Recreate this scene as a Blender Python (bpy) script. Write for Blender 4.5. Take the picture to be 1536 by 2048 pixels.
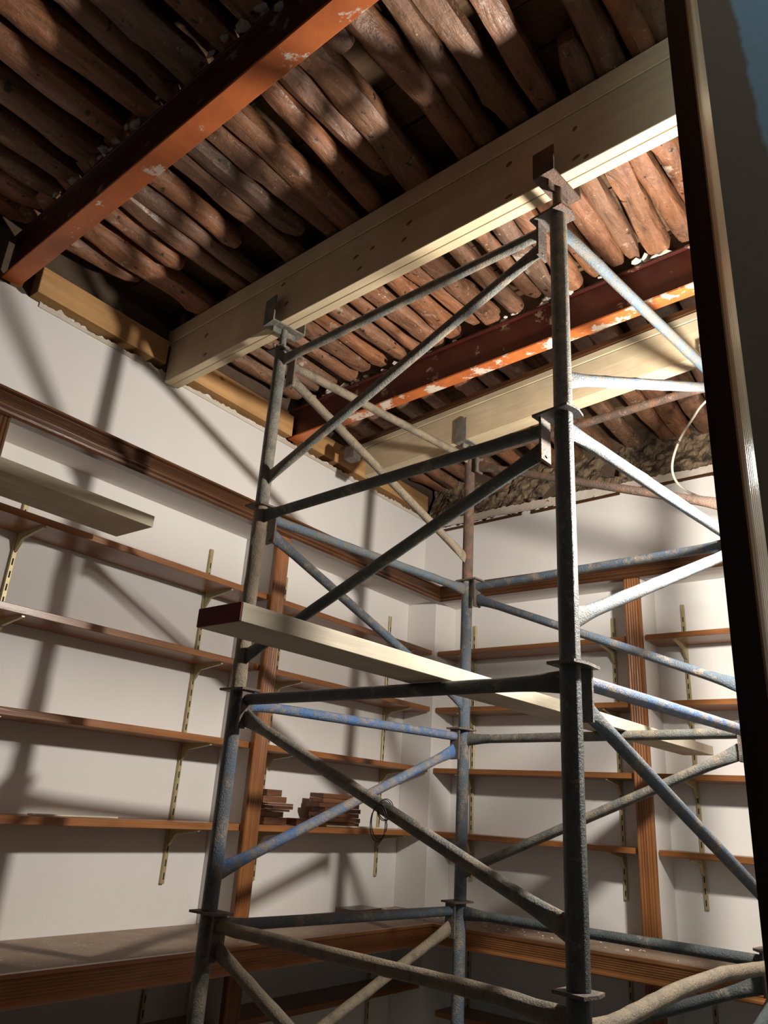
import bpy, bmesh, math, random
from mathutils import Vector, Matrix, noise
random.seed(7)
for o in list(bpy.data.objects): bpy.data.objects.remove(o)
scn = bpy.context.scene
COL = scn.collection

# ------------------------------------------------------------------ camera
EYE = Vector((2.395, -3.450, 1.45))
YAW, PIT, ROL = 0.6757, 0.3720, 0.0662
def cam_axes():
    a, b, c = YAW, PIT, ROL
    f = Vector((-math.sin(a)*math.cos(b), math.cos(a)*math.cos(b), math.sin(b)))
    r0 = Vector((math.cos(a), math.sin(a), 0)); u0 = r0.cross(f)
    r = math.cos(c)*r0 + math.sin(c)*u0
    u = -math.sin(c)*r0 + math.cos(c)*u0
    return r, u, f
r_, u_, f_ = cam_axes()
cd = bpy.data.cameras.new('camera'); cam = bpy.data.objects.new('camera', cd); COL.objects.link(cam)
cam.matrix_world = Matrix(((r_.x, u_.x, -f_.x, EYE.x), (r_.y, u_.y, -f_.y, EYE.y), (r_.z, u_.z, -f_.z, EYE.z), (0, 0, 0, 1)))
cd.sensor_fit = 'VERTICAL'; cd.sensor_height = 36; cd.lens = 36*1526.9/2048; cd.clip_start = 0.02
scn.camera = cam

# ------------------------------------------------------------------ world, lights, exposure
w = bpy.data.worlds.new('world'); scn.world = w; w.use_nodes = True
w.node_tree.nodes['Background'].inputs[0].default_value = (0.55, 0.62, 0.75, 1)
w.node_tree.nodes['Background'].inputs[1].default_value = 0.02
LAMP = Vector((2.10, -1.50, 2.32))
LAMP_POWER = 128
WALL_FILL_POWER = 4.6
scn.view_settings.view_transform = 'Standard'; scn.view_settings.look = 'None'
scn.view_settings.gamma = 1; scn.view_settings.use_curve_mapping = False
scn.view_settings.exposure = 0.17
ld = bpy.data.lights.new('work_lamp_light', 'POINT'); ld.energy = LAMP_POWER; ld.color = (1.0, 0.935, 0.84)
ld.shadow_soft_size = 0.045
lo = bpy.data.objects.new('work_lamp_light', ld); COL.objects.link(lo); lo.location = LAMP
WALL_FILL = Vector((2.86, -3.08, 2.74))      # added fill bulb, no known source; brightens the blue partition
hd = bpy.data.lights.new('wall_fill_light', 'POINT'); hd.energy = WALL_FILL_POWER; hd.color = (0.80, 0.92, 1.0)
hd.shadow_soft_size = 0.04
ho = bpy.data.objects.new('wall_fill_light', hd); COL.objects.link(ho); ho.location = WALL_FILL

# ------------------------------------------------------------------ materials
def new_mat(name):
    m = bpy.data.materials.new(name); m.use_nodes = True
    return m, m.node_tree, m.node_tree.nodes['Principled BSDF']
def N(t, kind, **kw):
    n = t.nodes.new(kind)
    for k, v in kw.items():
        if hasattr(n, k): setattr(n, k, v)
        else: n.inputs[k].default_value = v
    return n
def coords(t, scale=(1, 1, 1), kind='Object'):
    tc = N(t, 'ShaderNodeTexCoord'); mp = N(t, 'ShaderNodeMapping'); mp.inputs['Scale'].default_value = scale
    t.links.new(tc.outputs[kind], mp.inputs['Vector']); return mp.outputs['Vector']
def tex(t, vec, scale, detail=4, rough=0.55, dist=0):
    n = N(t, 'ShaderNodeTexNoise'); n.inputs['Scale'].default_value = scale; n.inputs['Detail'].default_value = detail
    n.inputs['Roughness'].default_value = rough; n.inputs['Distortion'].default_value = dist
    t.links.new(vec, n.inputs['Vector']); return n.outputs['Fac']
def ramp(t, fac, stops):
    r = N(t, 'ShaderNodeValToRGB'); e = r.color_ramp.elements
    while len(e) < len(stops): e.new(0.5)
    for i, (p, c) in enumerate(stops):
        e[i].position = p; e[i].color = (c[0], c[1], c[2], 1) if isinstance(c, tuple) else (c, c, c, 1)
    t.links.new(fac, r.inputs['Fac']); return r.outputs['Color']
def mix(t, fac, a, b, mode='MIX'):
    m = N(t, 'ShaderNodeMix', data_type='RGBA', blend_type=mode)
    for s, v in ((m.inputs[0], fac), (m.inputs[6], a), (m.inputs[7], b)):
        if isinstance(v, (int, float)): s.default_value = v
        elif isinstance(v, tuple): s.default_value = (v[0], v[1], v[2], 1)
        else: t.links.new(v, s)
    return m.outputs[2]
def bump(t, p, h, strength, dist=0.01):
    b = N(t, 'ShaderNodeBump'); b.inputs['Strength'].default_value = strength; b.inputs['Distance'].default_value = dist
    t.links.new(h, b.inputs['Height']); t.links.new(b.outputs['Normal'], p.inputs['Normal'])
def objrand(t):
    return N(t, 'ShaderNodeObjectInfo').outputs['Random']

def wood(name, light, dark, axis, rough=0.45, knots=0.0, grain=1.0, spec=0.5, vary=0.25):
    m, t, p = new_mat(name)
    sc = {'x': (1.2, 26, 26), 'y': (26, 1.2, 26), 'z': (26, 26, 1.2)}[axis]
    v = coords(t, sc)
    oi = N(t, 'ShaderNodeObjectInfo'); add = N(t, 'ShaderNodeVectorMath', operation='ADD')
    t.links.new(v, add.inputs[0]); 
    mul = N(t, 'ShaderNodeMath', operation='MULTIPLY'); mul.inputs[1].default_value = 57.0
    t.links.new(oi.outputs['Random'], mul.inputs[0]); t.links.new(mul.outputs[0], add.inputs[1])
    g = tex(t, add.outputs[0], 2.2*grain, 6, 0.62, 0.6)
    col = ramp(t, g, [(0.28, dark), (0.5, tuple((a+b)/2 for a, b in zip(light, dark))), (0.7, light)])
    g2 = tex(t, coords(t), 5, 3)
    col = mix(t, 0.55, col, mix(t, 1.0, col, ramp(t, g2, [(0.3, 0.62), (0.7, 1.15)]), 'MULTIPLY'))
    if knots:
        ks = {'x': (4.2, 0.0, 6.5), 'y': (0.0, 4.2, 6.5), 'z': (6.5, 0.0, 4.2)}[axis]
        vo = N(t, 'ShaderNodeTexVoronoi'); vo.inputs['Scale'].default_value = 1.0
        vadd = N(t, 'ShaderNodeVectorMath', operation='ADD'); t.links.new(coords(t, ks), vadd.inputs[0]); t.links.new(mul.outputs[0], vadd.inputs[1])
        t.links.new(vadd.outputs[0], vo.inputs['Vector'])
        k = ramp(t, vo.outputs['Distance'], [(0.05, 0.9), (0.085*knots, 0.0)])
        col = mix(t, k, col, tuple(c*0.38 for c in dark))
    hv = ramp(t, oi.outputs['Random'], [(0, 1-vary), (1, 1+vary*0.4)])
    col = mix(t, 1.0, col, hv, 'MULTIPLY')
    t.links.new(col, p.inputs['Base Color'])
    p.inputs['Roughness'].default_value = rough; p.inputs['Specular IOR Level'].default_value = spec
    bump(t, p, g, 0.25, 0.004)
    return m

VL, VD = (0.38, 0.155, 0.050), (0.20, 0.070, 0.021)
MAT = {}
for ax in 'xyz':
    MAT['varnish_'+ax] = wood('varnished_pine_'+ax, VL, VD, ax, 0.30, 0, 0.8)
    MAT['dark_'+ax] = wood('brown_varnish_'+ax, (0.125, 0.052, 0.022), (0.050, 0.020, 0.008), ax, 0.28, 0, 0.9)
    MAT['pine_'+ax] = wood('raw_pine_'+ax, (0.64, 0.525, 0.355), (0.54, 0.425, 0.27), ax, 0.6, 0.0, 0.6, 0.25, 0.08)
    MAT['plank_'+ax] = wood('plank_pine_'+ax, (0.70, 0.635, 0.50), (0.56, 0.49, 0.365), ax, 0.65, 0.0, 0.9, 0.2, 0.08)
for ax in 'xy': MAT['fascia_'+ax] = wood('fascia_pine_'+ax, (0.44, 0.20, 0.078), (0.26, 0.105, 0.036), ax, 0.35, 0, 0.7)
MAT['pine2_x'] = wood('planed_pine_x', (0.74, 0.60, 0.40), (0.66, 0.51, 0.31), 'x', 0.6, 0.0, 0.7, 0.25, 0.05)
MAT['plate_y'] = wood('aged_pine_y', (0.64, 0.38, 0.17), (0.46, 0.24, 0.09), 'y', 0.45, 1.0, 0.5, 0.4, 0.1)
MAT['jamb'] = wood('dark_jamb_z', (0.040, 0.017, 0.010), (0.016, 0.007, 0.005), 'z', 0.32, 0, 1.0)
MAT['flute'] = wood('jamb_moulding_z', (0.36, 0.25, 0.15), (0.22, 0.14, 0.08), 'z', 0.40, 0, 1.0, 0.6)
MAT['offcut'] = wood('offcut_wood', (0.22, 0.09, 0.042), (0.11, 0.042, 0.02), 'y', 0.5, 0, 1.0, 0.4, 0.45)
MAT['deck'] = wood('old_deck_board', (0.19, 0.115, 0.062), (0.095, 0.052, 0.028), 'x', 0.85, 0, 0.9, 0.2, 0.45)

def plaster(name, col, col2, dirt=0.35, rough=0.85, bs=0.12):
    m, t, p = new_mat(name)
    v = coords(t)
    n1 = tex(t, v, 1.6, 5); n2 = tex(t, v, 22, 5, 0.65)
    c = ramp(t, n1, [(0.3, col2), (0.62, col)])
    sp = ramp(t, tex(t, v, 7.5, 8, 0.72), [(0.70, 0.0), (0.80, dirt)])
    c = mix(t, sp, c, (0.32, 0.27, 0.22))
    t.links.new(c, p.inputs['Base Color']); p.inputs['Roughness'].default_value = rough
    p.inputs['Specular IOR Level'].default_value = 0.25
    bump(t, p, n2, bs, 0.01)
    return m
MAT['white'] = plaster('white_plaster', (0.74, 0.715, 0.69), (0.70, 0.67, 0.64))
MAT['rough_white'] = plaster('flaked_plaster', (0.68, 0.62, 0.54), (0.42, 0.33, 0.25), 0.8, 0.9, 0.8)

def mud():
    m, t, p = new_mat('mud_mortar'); v = coords(t)
    n = tex(t, v, 14, 8, 0.7); n2 = tex(t, v, 60, 4)
    c = ramp(t, n, [(0.40, (0.035, 0.024, 0.014)), (0.5, (0.18, 0.125, 0.075)), (0.68, (0.33, 0.24, 0.15))])
    t.links.new(c, p.inputs['Base Color']); p.inputs['Roughness'].default_value = 0.95
    bump(t, p, n, 0.9, 0.02); return m
MAT['mud'] = mud()
def plain(name, col, rough=0.6, metal=0.0, spec=0.5):
    m, t, p = new_mat(name)
    v = coords(t); n = tex(t, v, 30, 4)
    c = mix(t, 1.0, col, ramp(t, n, [(0.25, 0.78), (0.75, 1.12)]), 'MULTIPLY')
    t.links.new(c, p.inputs['Base Color']); p.inputs['Roughness'].default_value = rough
    p.inputs['Metallic'].default_value = metal; p.inputs['Specular IOR Level'].default_value = spec
    return m
MAT['masonry'] = plain('old_masonry', (0.10, 0.065, 0.042), 0.95)
MAT['brass'] = plain('cream_enamelled_steel', (0.46, 0.38, 0.21), 0.38, 0.3)
MAT['slot'] = plain('dark_slot', (0.02, 0.015, 0.01), 0.8)
MAT['cable'] = plain('white_cable', (0.85, 0.78, 0.64), 0.4)
MAT['wire'] = plain('black_wire', (0.03, 0.027, 0.022), 0.5)
MAT['red_end'] = plain('red_end_paint', (0.17, 0.010, 0.016), 0.7)
MAT['crumb'] = plain('plaster_crumb', (0.60, 0.54, 0.47), 0.9)
MAT['knot'] = plain('pine_knot', (0.20, 0.105, 0.05), 0.6)
MAT['grey_crumb'] = plain('grey_plaster', (0.30, 0.26, 0.23), 0.95)  # greyer than the other plaster crumbs, for the front beam crust
MAT['lamp_body'] = plain('black_lamp_socket', (0.03, 0.03, 0.03), 0.5)
MAT['concrete'] = plain('dark_tile_floor', (0.19, 0.15, 0.12), 0.8)
MAT['hall'] = plain('dark_panelled_hall', (0.07, 0.055, 0.045), 0.8)

def counter_top():
    m, t, p = new_mat('dusty_worktop'); v = coords(t)
    g = tex(t, coords(t, (1, 1, 1)), 3.0, 6, 0.65); g2 = tex(t, v, 60, 3)
    c = ramp(t, g, [(0.33, (0.20, 0.13, 0.085)), (0.6, (0.32, 0.245, 0.18)), (0.75, (0.44, 0.36, 0.27))])
    c = mix(t, ramp(t, g2, [(0.62, 0.0), (0.7, 0.6)]), c, (0.55, 0.46, 0.34))
    t.links.new(c, p.inputs['Base Color']); p.inputs['Roughness'].default_value = 0.6
    bump(t, p, g2, 0.3, 0.003); return m
MAT['counter'] = counter_top()

def log_mat():
    m, t, p = new_mat('old_log'); oi = N(t, 'ShaderNodeObjectInfo')
    add = N(t, 'ShaderNodeVectorMath', operation='ADD')
    mul = N(t, 'ShaderNodeMath', operation='MULTIPLY'); mul.inputs[1].default_value = 91.0
    t.links.new(oi.outputs['Random'], mul.inputs[0])
    t.links.new(coords(t, (1, 1, 1)), add.inputs[0]); t.links.new(mul.outputs[0], add.inputs[1])
    sc = N(t, 'ShaderNodeMapping'); sc.inputs['Scale'].default_value = (9, 2.0, 9); t.links.new(add.outputs[0], sc.inputs['Vector'])
    g = tex(t, sc.outputs[0], 2.5, 7, 0.68, 0.8)
    base = ramp(t, oi.outputs['Random'], [(0.0, (0.23, 0.105, 0.055)), (0.35, (0.175, 0.095, 0.055)), (0.7, (0.28, 0.115, 0.052)), (1.0, (0.15, 0.085, 0.055))])
    c = mix(t, 1.0, base, ramp(t, g, [(0.28, 0.22), (0.42, 0.75), (0.55, 1.1), (0.75, 1.75)]), 'MULTIPLY')
    # worm holes and bark scars
    h = tex(t, add.outputs[0], 34, 3, 0.5)
    c = mix(t, ramp(t, h, [(0.29, 1.0), (0.34, 0.0)]), c, (0.03, 0.018, 0.01))
    # white plaster smears
    s = tex(t, add.outputs[0], 6.5, 8, 0.74)
    s2 = tex(t, add.outputs[0], 45, 3)
    pl = ramp(t, s, [(0.61, 0.0), (0.68, 0.75)])
    c = mix(t, pl, c, mix(t, s2, (0.30, 0.23, 0.18), (0.72, 0.64, 0.55)))
    dots = tex(t, add.outputs[0], 80, 3, 0.6)
    dm = mix(t, 1.0, ramp(t, dots, [(0.64, 0.0), (0.70, 0.8)]), ramp(t, tex(t, add.outputs[0], 5, 3), [(0.48, 0.0), (0.62, 1.0)]), 'MULTIPLY')
    c = mix(t, dm, c, (0.62, 0.53, 0.44))
    t.links.new(c, p.inputs['Base Color'])
    rg = ramp(t, tex(t, add.outputs[0], 8, 4), [(0.35, 0.30), (0.65, 0.62)]); t.links.new(rg, p.inputs['Roughness'])
    p.inputs['Specular IOR Level'].default_value = 0.5
    hh = mix(t, 0.35, g, h); bump(t, p, hh, 0.9, 0.014); return m
MAT['log'] = log_mat()

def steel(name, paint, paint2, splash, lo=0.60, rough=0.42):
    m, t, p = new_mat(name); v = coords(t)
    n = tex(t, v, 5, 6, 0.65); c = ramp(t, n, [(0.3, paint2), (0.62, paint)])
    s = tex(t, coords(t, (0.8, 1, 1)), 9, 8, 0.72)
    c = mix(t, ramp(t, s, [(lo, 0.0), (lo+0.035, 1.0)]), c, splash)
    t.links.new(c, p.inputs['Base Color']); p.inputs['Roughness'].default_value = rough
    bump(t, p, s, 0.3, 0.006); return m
MAT['web'] = steel('dark_red_web', (0.060, 0.0105, 0.006), (0.032, 0.006, 0.004), (0.26, 0.18, 0.13), 0.60)  # web and top flange take this darker red
MAT['flange'] = steel('orange_flange', (0.60, 0.165, 0.040), (0.36, 0.085, 0.028), (0.74, 0.62, 0.52), 0.535)  # bottom flange takes a brighter orange than the web

MAT['flange1'] = steel('orange_flange_front', (0.50, 0.135, 0.038), (0.30, 0.075, 0.026), (0.62, 0.50, 0.42), 0.60)
def tube_mat(name, paint, paint2, cement, amount, rust=0.0, rough=0.45):
    m, t, p = new_mat(name); oi = N(t, 'ShaderNodeObjectInfo')
    add = N(t, 'ShaderNodeVectorMath', operation='ADD'); mul = N(t, 'ShaderNodeMath', operation='MULTIPLY'); mul.inputs[1].default_value = 33.0
    t.links.new(oi.outputs['Random'], mul.inputs[0]); t.links.new(coords(t), add.inputs[0]); t.links.new(mul.outputs[0], add.inputs[1])
    v = add.outputs[0]
    n = tex(t, v, 20, 7, 0.72); c = ramp(t, n, [(0.36, paint2), (0.60, paint)])
    s = tex(t, v, 15, 10, 0.82)
    fine = tex(t, v, 210, 4, 0.7)
    cem = mix(t, fine, tuple(x*0.45 for x in cement), tuple(min(1, x*1.5) for x in cement))
    c = mix(t, ramp(t, s, [(amount-0.05, 0.0), (amount+0.06, 0.9)]), c, cem)
    if rust:
        r = tex(t, v, 16, 7, 0.72); c = mix(t, ramp(t, r, [(0.62-0.25*rust, 0.0), (0.72-0.25*rust, 0.9)]), c, (0.16, 0.075, 0.040))
    t.links.new(c, p.inputs['Base Color']); p.inputs['Roughness'].default_value = rough
    bump(t, p, fine, 0.8, 0.006); return m
CEM = (0.27, 0.215, 0.15)
MAT['t_grey'] = tube_mat('cement_stained_tube', (0.145, 0.155, 0.145), (0.085, 0.085, 0.075), CEM, 0.52)
MAT['t_blue'] = tube_mat('blue_painted_tube', (0.070, 0.108, 0.158), (0.095, 0.10, 0.098), CEM, 0.55)
MAT['t_bright'] = tube_mat('vivid_blue_tube', (0.045, 0.125, 0.31), (0.12, 0.15, 0.18), CEM, 0.515)
MAT['t_pale'] = tube_mat('pale_blue_chalky_tube', (0.115, 0.15, 0.175), (0.07, 0.12, 0.175), (0.16, 0.14, 0.115), 0.50)
MAT['t_rust'] = tube_mat('rusty_tube', (0.095, 0.062, 0.045), (0.062, 0.038, 0.027), (0.34, 0.27, 0.21), 0.62, 0.45, 0.6)
MAT['t_cement'] = tube_mat('cement_crusted_tube', (0.15, 0.125, 0.09), (0.10, 0.09, 0.07), (0.24, 0.19, 0.13), 0.46)
MAT['t_dark'] = tube_mat('dark_teal_tube', (0.055, 0.070, 0.075), (0.04, 0.045, 0.042), CEM, 0.60)
MAT['plate_steel'] = tube_mat('steel_plate', (0.125, 0.10, 0.085), (0.075, 0.06, 0.05), CEM, 0.60, 0.3)

def two_tone_wall():
    m, t, p = new_mat('olive_blue_wall')
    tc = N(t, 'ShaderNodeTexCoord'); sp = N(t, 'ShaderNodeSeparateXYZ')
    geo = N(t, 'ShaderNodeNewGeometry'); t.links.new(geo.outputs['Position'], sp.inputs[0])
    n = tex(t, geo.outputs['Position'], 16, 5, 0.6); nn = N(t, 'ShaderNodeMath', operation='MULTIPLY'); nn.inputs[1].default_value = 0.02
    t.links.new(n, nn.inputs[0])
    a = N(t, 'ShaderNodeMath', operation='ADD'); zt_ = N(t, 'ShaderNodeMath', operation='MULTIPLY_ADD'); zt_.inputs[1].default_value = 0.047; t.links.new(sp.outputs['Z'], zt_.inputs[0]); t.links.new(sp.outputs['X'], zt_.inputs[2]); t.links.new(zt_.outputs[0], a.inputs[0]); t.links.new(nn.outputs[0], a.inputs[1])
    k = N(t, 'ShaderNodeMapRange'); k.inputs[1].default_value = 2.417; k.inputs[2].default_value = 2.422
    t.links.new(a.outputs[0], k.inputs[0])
    c = mix(t, k.outputs[0], (0.30, 0.25, 0.175), (0.40, 0.62, 0.74))  # olive left of a slanted ragged edge, blue to the right
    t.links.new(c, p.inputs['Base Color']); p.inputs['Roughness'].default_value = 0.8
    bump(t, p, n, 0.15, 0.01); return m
MAT['blue_wall'] = two_tone_wall()

# ------------------------------------------------------------------ object helpers
def empty(name, loc, label, cat, group=None):
    o = bpy.data.objects.new(name, None); COL.objects.link(o); o.location = loc; o.empty_display_size = 0.05
    tag(o, label, cat, group); return o
def tag(o, label=None, cat=None, group=None, kind=None):
    if label: o['label'] = label
    if cat: o['category'] = cat
    if group: o['group'] = group
    if kind: o['kind'] = kind
    return o
BASE = {}
def world_base(p):
    b = Vector((0, 0, 0))
    while p is not None:
        b += p.location; p = p.parent
    return b
def mesh(name, verts, faces, mat, parent=None, smooth=False, mats=None, fm=None):
    vs = [Vector(v) for v in verts]
    if parent is not None:
        base = world_base(parent)
    else:
        base = Vector((sum(v.x for v in vs)/len(vs), sum(v.y for v in vs)/len(vs), min(v.z for v in vs)))
    loc = base
    if parent is not None:
        c = sum(vs, Vector())/len(vs); loc = c
    me = bpy.data.meshes.new(name)
    me.from_pydata([tuple(v-loc) for v in vs], [], faces)
    for m in (mats or [mat]): me.materials.append(MAT[m] if isinstance(m, str) else m)
    if fm: 
        for p, i in zip(me.polygons, fm): p.material_index = i
    bm = bmesh.new(); bm.from_mesh(me); bmesh.ops.recalc_face_normals(bm, faces=bm.faces); bm.to_mesh(me); bm.free()
    if smooth:
        for p in me.polygons: p.use_smooth = True
        try: me.set_sharp_from_angle(angle=math.radians(40))
        except Exception: pass
    o = bpy.data.objects.new(name, me); COL.objects.link(o)
    o.location = loc - base if parent is not None else loc
    if parent is not None: o.parent = parent
    return o
def place(name, me, loc, parent):
    o = bpy.data.objects.new(name, me); COL.objects.link(o); o.parent = parent
    o.location = Vector(loc) - world_base(parent); return o
def hexa(c):  # 8 corners: bottom 4, top 4
    return [tuple(p) for p in c], [(0, 3, 2, 1), (4, 5, 6, 7), (0, 1, 5, 4), (1, 2, 6, 5), (2, 3, 7, 6), (3, 0, 4, 7)]
def bevel_me(o, w, seg=1):
    bm = bmesh.new(); bm.from_mesh(o.data)
    bmesh.ops.bevel(bm, geom=list(bm.edges), offset=w, segments=seg, affect='EDGES', profile=0.5)
    bm.to_mesh(o.data); bm.free()
def box(name, x, y, z, mat, parent=None, bev=0.0):
    v, f = hexa([(x[0], y[0], z[0]), (x[1], y[0], z[0]), (x[1], y[1], z[0]), (x[0], y[1], z[0]),
                 (x[0], y[0], z[1]), (x[1], y[0], z[1]), (x[1], y[1], z[1]), (x[0], y[1], z[1])])
    o = mesh(name, v, f, mat, parent)
    if bev: bevel_me(o, bev)
    return o
def bar(name, p0, p1, width, z0, z1, mat, parent=None, bev=0.0, off=0.0, dz=0.0):
    """horizontal rectangular bar from plan point p0 to p1; width to the left of the direction starting at off; dz = rise at p1"""
    a = Vector((p0[0], p0[1], 0)); b = Vector((p1[0], p1[1], 0)); d = (b-a).normalized(); n = Vector((-d.y, d.x, 0))
    q = [a+n*off, b+n*off, b+n*(off+width), a+n*(off+width)]
    zz = [0, dz, dz, 0]
    v, f = hexa([(p.x, p.y, z0+k) for p, k in zip(q, zz)] + [(p.x, p.y, z1+k) for p, k in zip(q, zz)])
    o = mesh(name, v, f, mat, parent)
    if bev: bevel_me(o, bev)
    return o
def prism(name, poly, z0, z1, mat, parent=None):
    n = len(poly)
    v = [(p[0], p[1], z0) for p in poly] + [(p[0], p[1], z1) for p in poly]
    f = [tuple(range(n))[::-1], tuple(range(n, 2*n))] + [(i, (i+1) % n, n+(i+1) % n, n+i) for i in range(n)]
    return mesh(name, v, f, mat, parent)
def ring_frame(d):
    d = d.normalized(); a = Vector((0, 0, 1)) if abs(d.z) < 0.9 else Vector((1, 0, 0))
    u = d.cross(a).normalized(); return u, d.cross(u).normalized()
def pipe(name, pts, r, mat, parent=None, seg=14, rough=0.0, flat=None, sub=0.05, seed=0):
    """tube through points; rough = lumpy radius; flat=(bool,bool) flattens the ends like crushed scaffold tube"""
    pts = [Vector(p) for p in pts]; path = []
    for i in range(len(pts)-1):
        n = max(1, int((pts[i+1]-pts[i]).length/sub))
        for k in range(n): path.append(pts[i].lerp(pts[i+1], k/n))
    path.append(pts[-1]); L = len(path)
    v = []; f = []
    tot = sum((path[i+1]-path[i]).length for i in range(L-1)); s = 0
    for i, p in enumerate(path):
        d = (path[min(i+1, L-1)]-path[max(i-1, 0)])
        if i: s += (path[i]-path[i-1]).length
        u, w2 = ring_frame(d)
        fl = 1.0
        if flat:
            if flat[0]: fl = min(fl, 0.45+0.55*min(1, s/0.09))
            if flat[1]: fl = min(fl, 0.45+0.55*min(1, (tot-s)/0.09))
        for k in range(seg):
            a = 2*math.pi*k/seg
            rr = r
            if rough:
                q = p*28+Vector((math.cos(a), math.sin(a), seed))*1.3
                rr = r*(1+rough*max(0, noise.noise(q)+0.35*noise.noise(q*2.7)))
            v.append(p + u*(math.cos(a)*rr*fl) + w2*(math.sin(a)*rr*(2-fl if fl < 1 else 1)))
    for i in range(L-1):
        for k in range(seg):
            f.append((i*seg+k, i*seg+(k+1) % seg, (i+1)*seg+(k+1) % seg, (i+1)*seg+k))
    f.append(tuple(range(seg))[::-1]); f.append(tuple(range((L-1)*seg, L*seg)))
    return mesh(name, v, f, mat, parent, smooth=True)
def extrude(name, prof, axis, a0, a1, mat, parent=None, k0=0.0, k1=0.0):
    """prof = closed list of (out, z). axis 'y': runs along y on the left wall (out = +x). axis 'x': along x on the back wall (out = -y).
    'z': prof = (a,out) of a vertical strip, see strip()"""
    n = len(prof); v = []
    for a, k in ((a0, k0), (a1, k1)):
        for o_, z in prof:
            v.append((o_, a+k*o_, z) if axis == 'y' else (a+k*o_, -o_, z))
    f = [tuple(range(n)), tuple(range(n, 2*n))[::-1]] + [(i, n+i, n+(i+1) % n, (i+1) % n) for i in range(n)]
    return mesh(name, v, f, mat, parent)

# ------------------------------------------------------------------ setting: floor, walls
ZC = 1.45
def zr(v): return v+ZC
XR, YF = 3.4, -4.9
CTOP = zr(-0.42)
SOF = zr(1.046)          # soffit of the shelving niches
CT = zr(1.1152)          # cornice top
UL, UB = 0.02, -0.09     # upper wall planes
tag(box('floor', (-0.1, XR+0.1), (YF-0.1, 0.1), (-0.08, 0.0), 'concrete'), kind='structure')
tag(box('wall_front', (-0.1, XR+0.1), (YF-0.12, YF), (0, 3.35), 'hall'), kind='structure')
tag(box('wall_side', (XR, XR+0.12), (YF, 0.05), (0, 3.35), 'hall'), kind='structure')

def ragged(name, axis, fixed, a0, a1, z0, z1, thick, mat, parent, amp=0.012, step=0.012, seed=0):
    """sheet of plaster with a broken upper edge"""
    n = int((a1-a0)/step); v = []; f = []
    for i in range(n+1):
        a = a0+(a1-a0)*i/n
        t = z1 + amp*noise.noise(Vector((a*9, seed, 0))) + amp*0.9*noise.noise(Vector((a*41, seed, 3))) - amp*0.5*max(0, noise.noise(Vector((a*90, seed, 7))))
        for z, d in ((z0, 0), (t, 0), (z0, -thick), (t-0.006, -thick)):
            v.append((fixed+d, a, z) if axis == 'y' else (a, fixed-d, z))
    for i in range(n):
        b = i*4; c = b+4
        f += [(b, c, c+1, b+1), (b+1, c+1, c+3, b+3), (b+2, b+3, c+3, c+2)]
    return mesh(name, v, f, mat, parent)

wl = box('wall_left', (-0.12, 0.0), (YF, 0.12), (0, zr(1.545)), 'white'); tag(wl, kind='structure')
wb = box('wall_back', (0.0, XR+0.1), (0.0, 0.12), (0, zr(1.51)), 'white'); tag(wb, kind='structure')
box('masonry', (-0.12, -0.03), (YF, 0.12), (zr(1.545), zr(2.0)), 'masonry', wl)
box('masonry', (0.0, XR), (0.02, 0.12), (zr(1.51), zr(2.0)), 'masonry', wb)
ragged('upper_plaster', 'y', UL, YF, UB, CT-0.03, zr(1.574), 0.02, 'white', wl, 0.012)
ragged('upper_plaster', 'x', UB, 0.0, XR, CT-0.03, zr(1.505), 0.09, 'white', wb, 0.012, seed=5)
ragged('plaster_edge', 'y', UL+0.005, -2.48, -0.09, zr(1.552), zr(1.571), 0.02, 'rough_white', wl, 0.014, 0.006, seed=9)
# plaster canopy above the niches, corner column and pilasters
box('niche_canopy', (0.0, 0.2), (YF, 0.0), (SOF, CT-0.004), 'white', wl)
box('niche_canopy', (0.2, XR), (-0.2, 0.0), (SOF, CT-0.004), 'white', wb)
box('corner_column', (0.0, 0.18), (-0.192, 0.0), (CTOP, SOF), 'white', wl, 0.002); box('corner_column', (0.0, 0.18), (-0.192, 0.0), (0, CTOP-0.02), 'white', wl, 0.002)
box('pilaster', (0.0, 0.18), (-1.385, -1.305), (CTOP, SOF), 'white', wl, 0.002); box('pilaster', (0.0, 0.18), (-1.385, -1.305), (0, CTOP-0.02), 'white', wl, 0.002)
box('pilaster', (0.0, 0.18), (-2.70, -2.545), (CTOP, SOF), 'white', wl, 0.002); box('pilaster', (0.0, 0.18), (-2.70, -2.545), (0, CTOP-0.02), 'white', wl, 0.002)
box('pilaster', (1.192, 1.262), (-0.18, 0.0), (CTOP, SOF), 'white', wb, 0.002); box('pilaster', (1.192, 1.262), (-0.18, 0.0), (0, CTOP-0.02), 'white', wb, 0.002)
box('pilaster', (2.27, 2.34), (-0.18, 0.0), (CTOP, SOF), 'white', wb, 0.002); box('pilaster', (2.27, 2.34), (-0.18, 0.0), (0, CTOP-0.02), 'white', wb, 0.002)
# thin timber battens let into the back wall plaster below the rubble
for x0, x1, z in ((0.10, 0.63, zr(1.475)), (0.68, 1.16, zr(1.483)), (1.22, 2.1, zr(1.498))):
    b_ = bar('batten', (x0, UB-0.006), (x1, UB-0.006), 0.012, z, z+0.016, 'dark_x', wb, 0.003, dz=0.012)
# white plaster strip above the battens
ragged('plaster_edge', 'x', UB-0.004, 0.0, XR, zr(1.515), zr(1.553), 0.02, 'rough_white', wb, 0.012, 0.010, seed=21)

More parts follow.
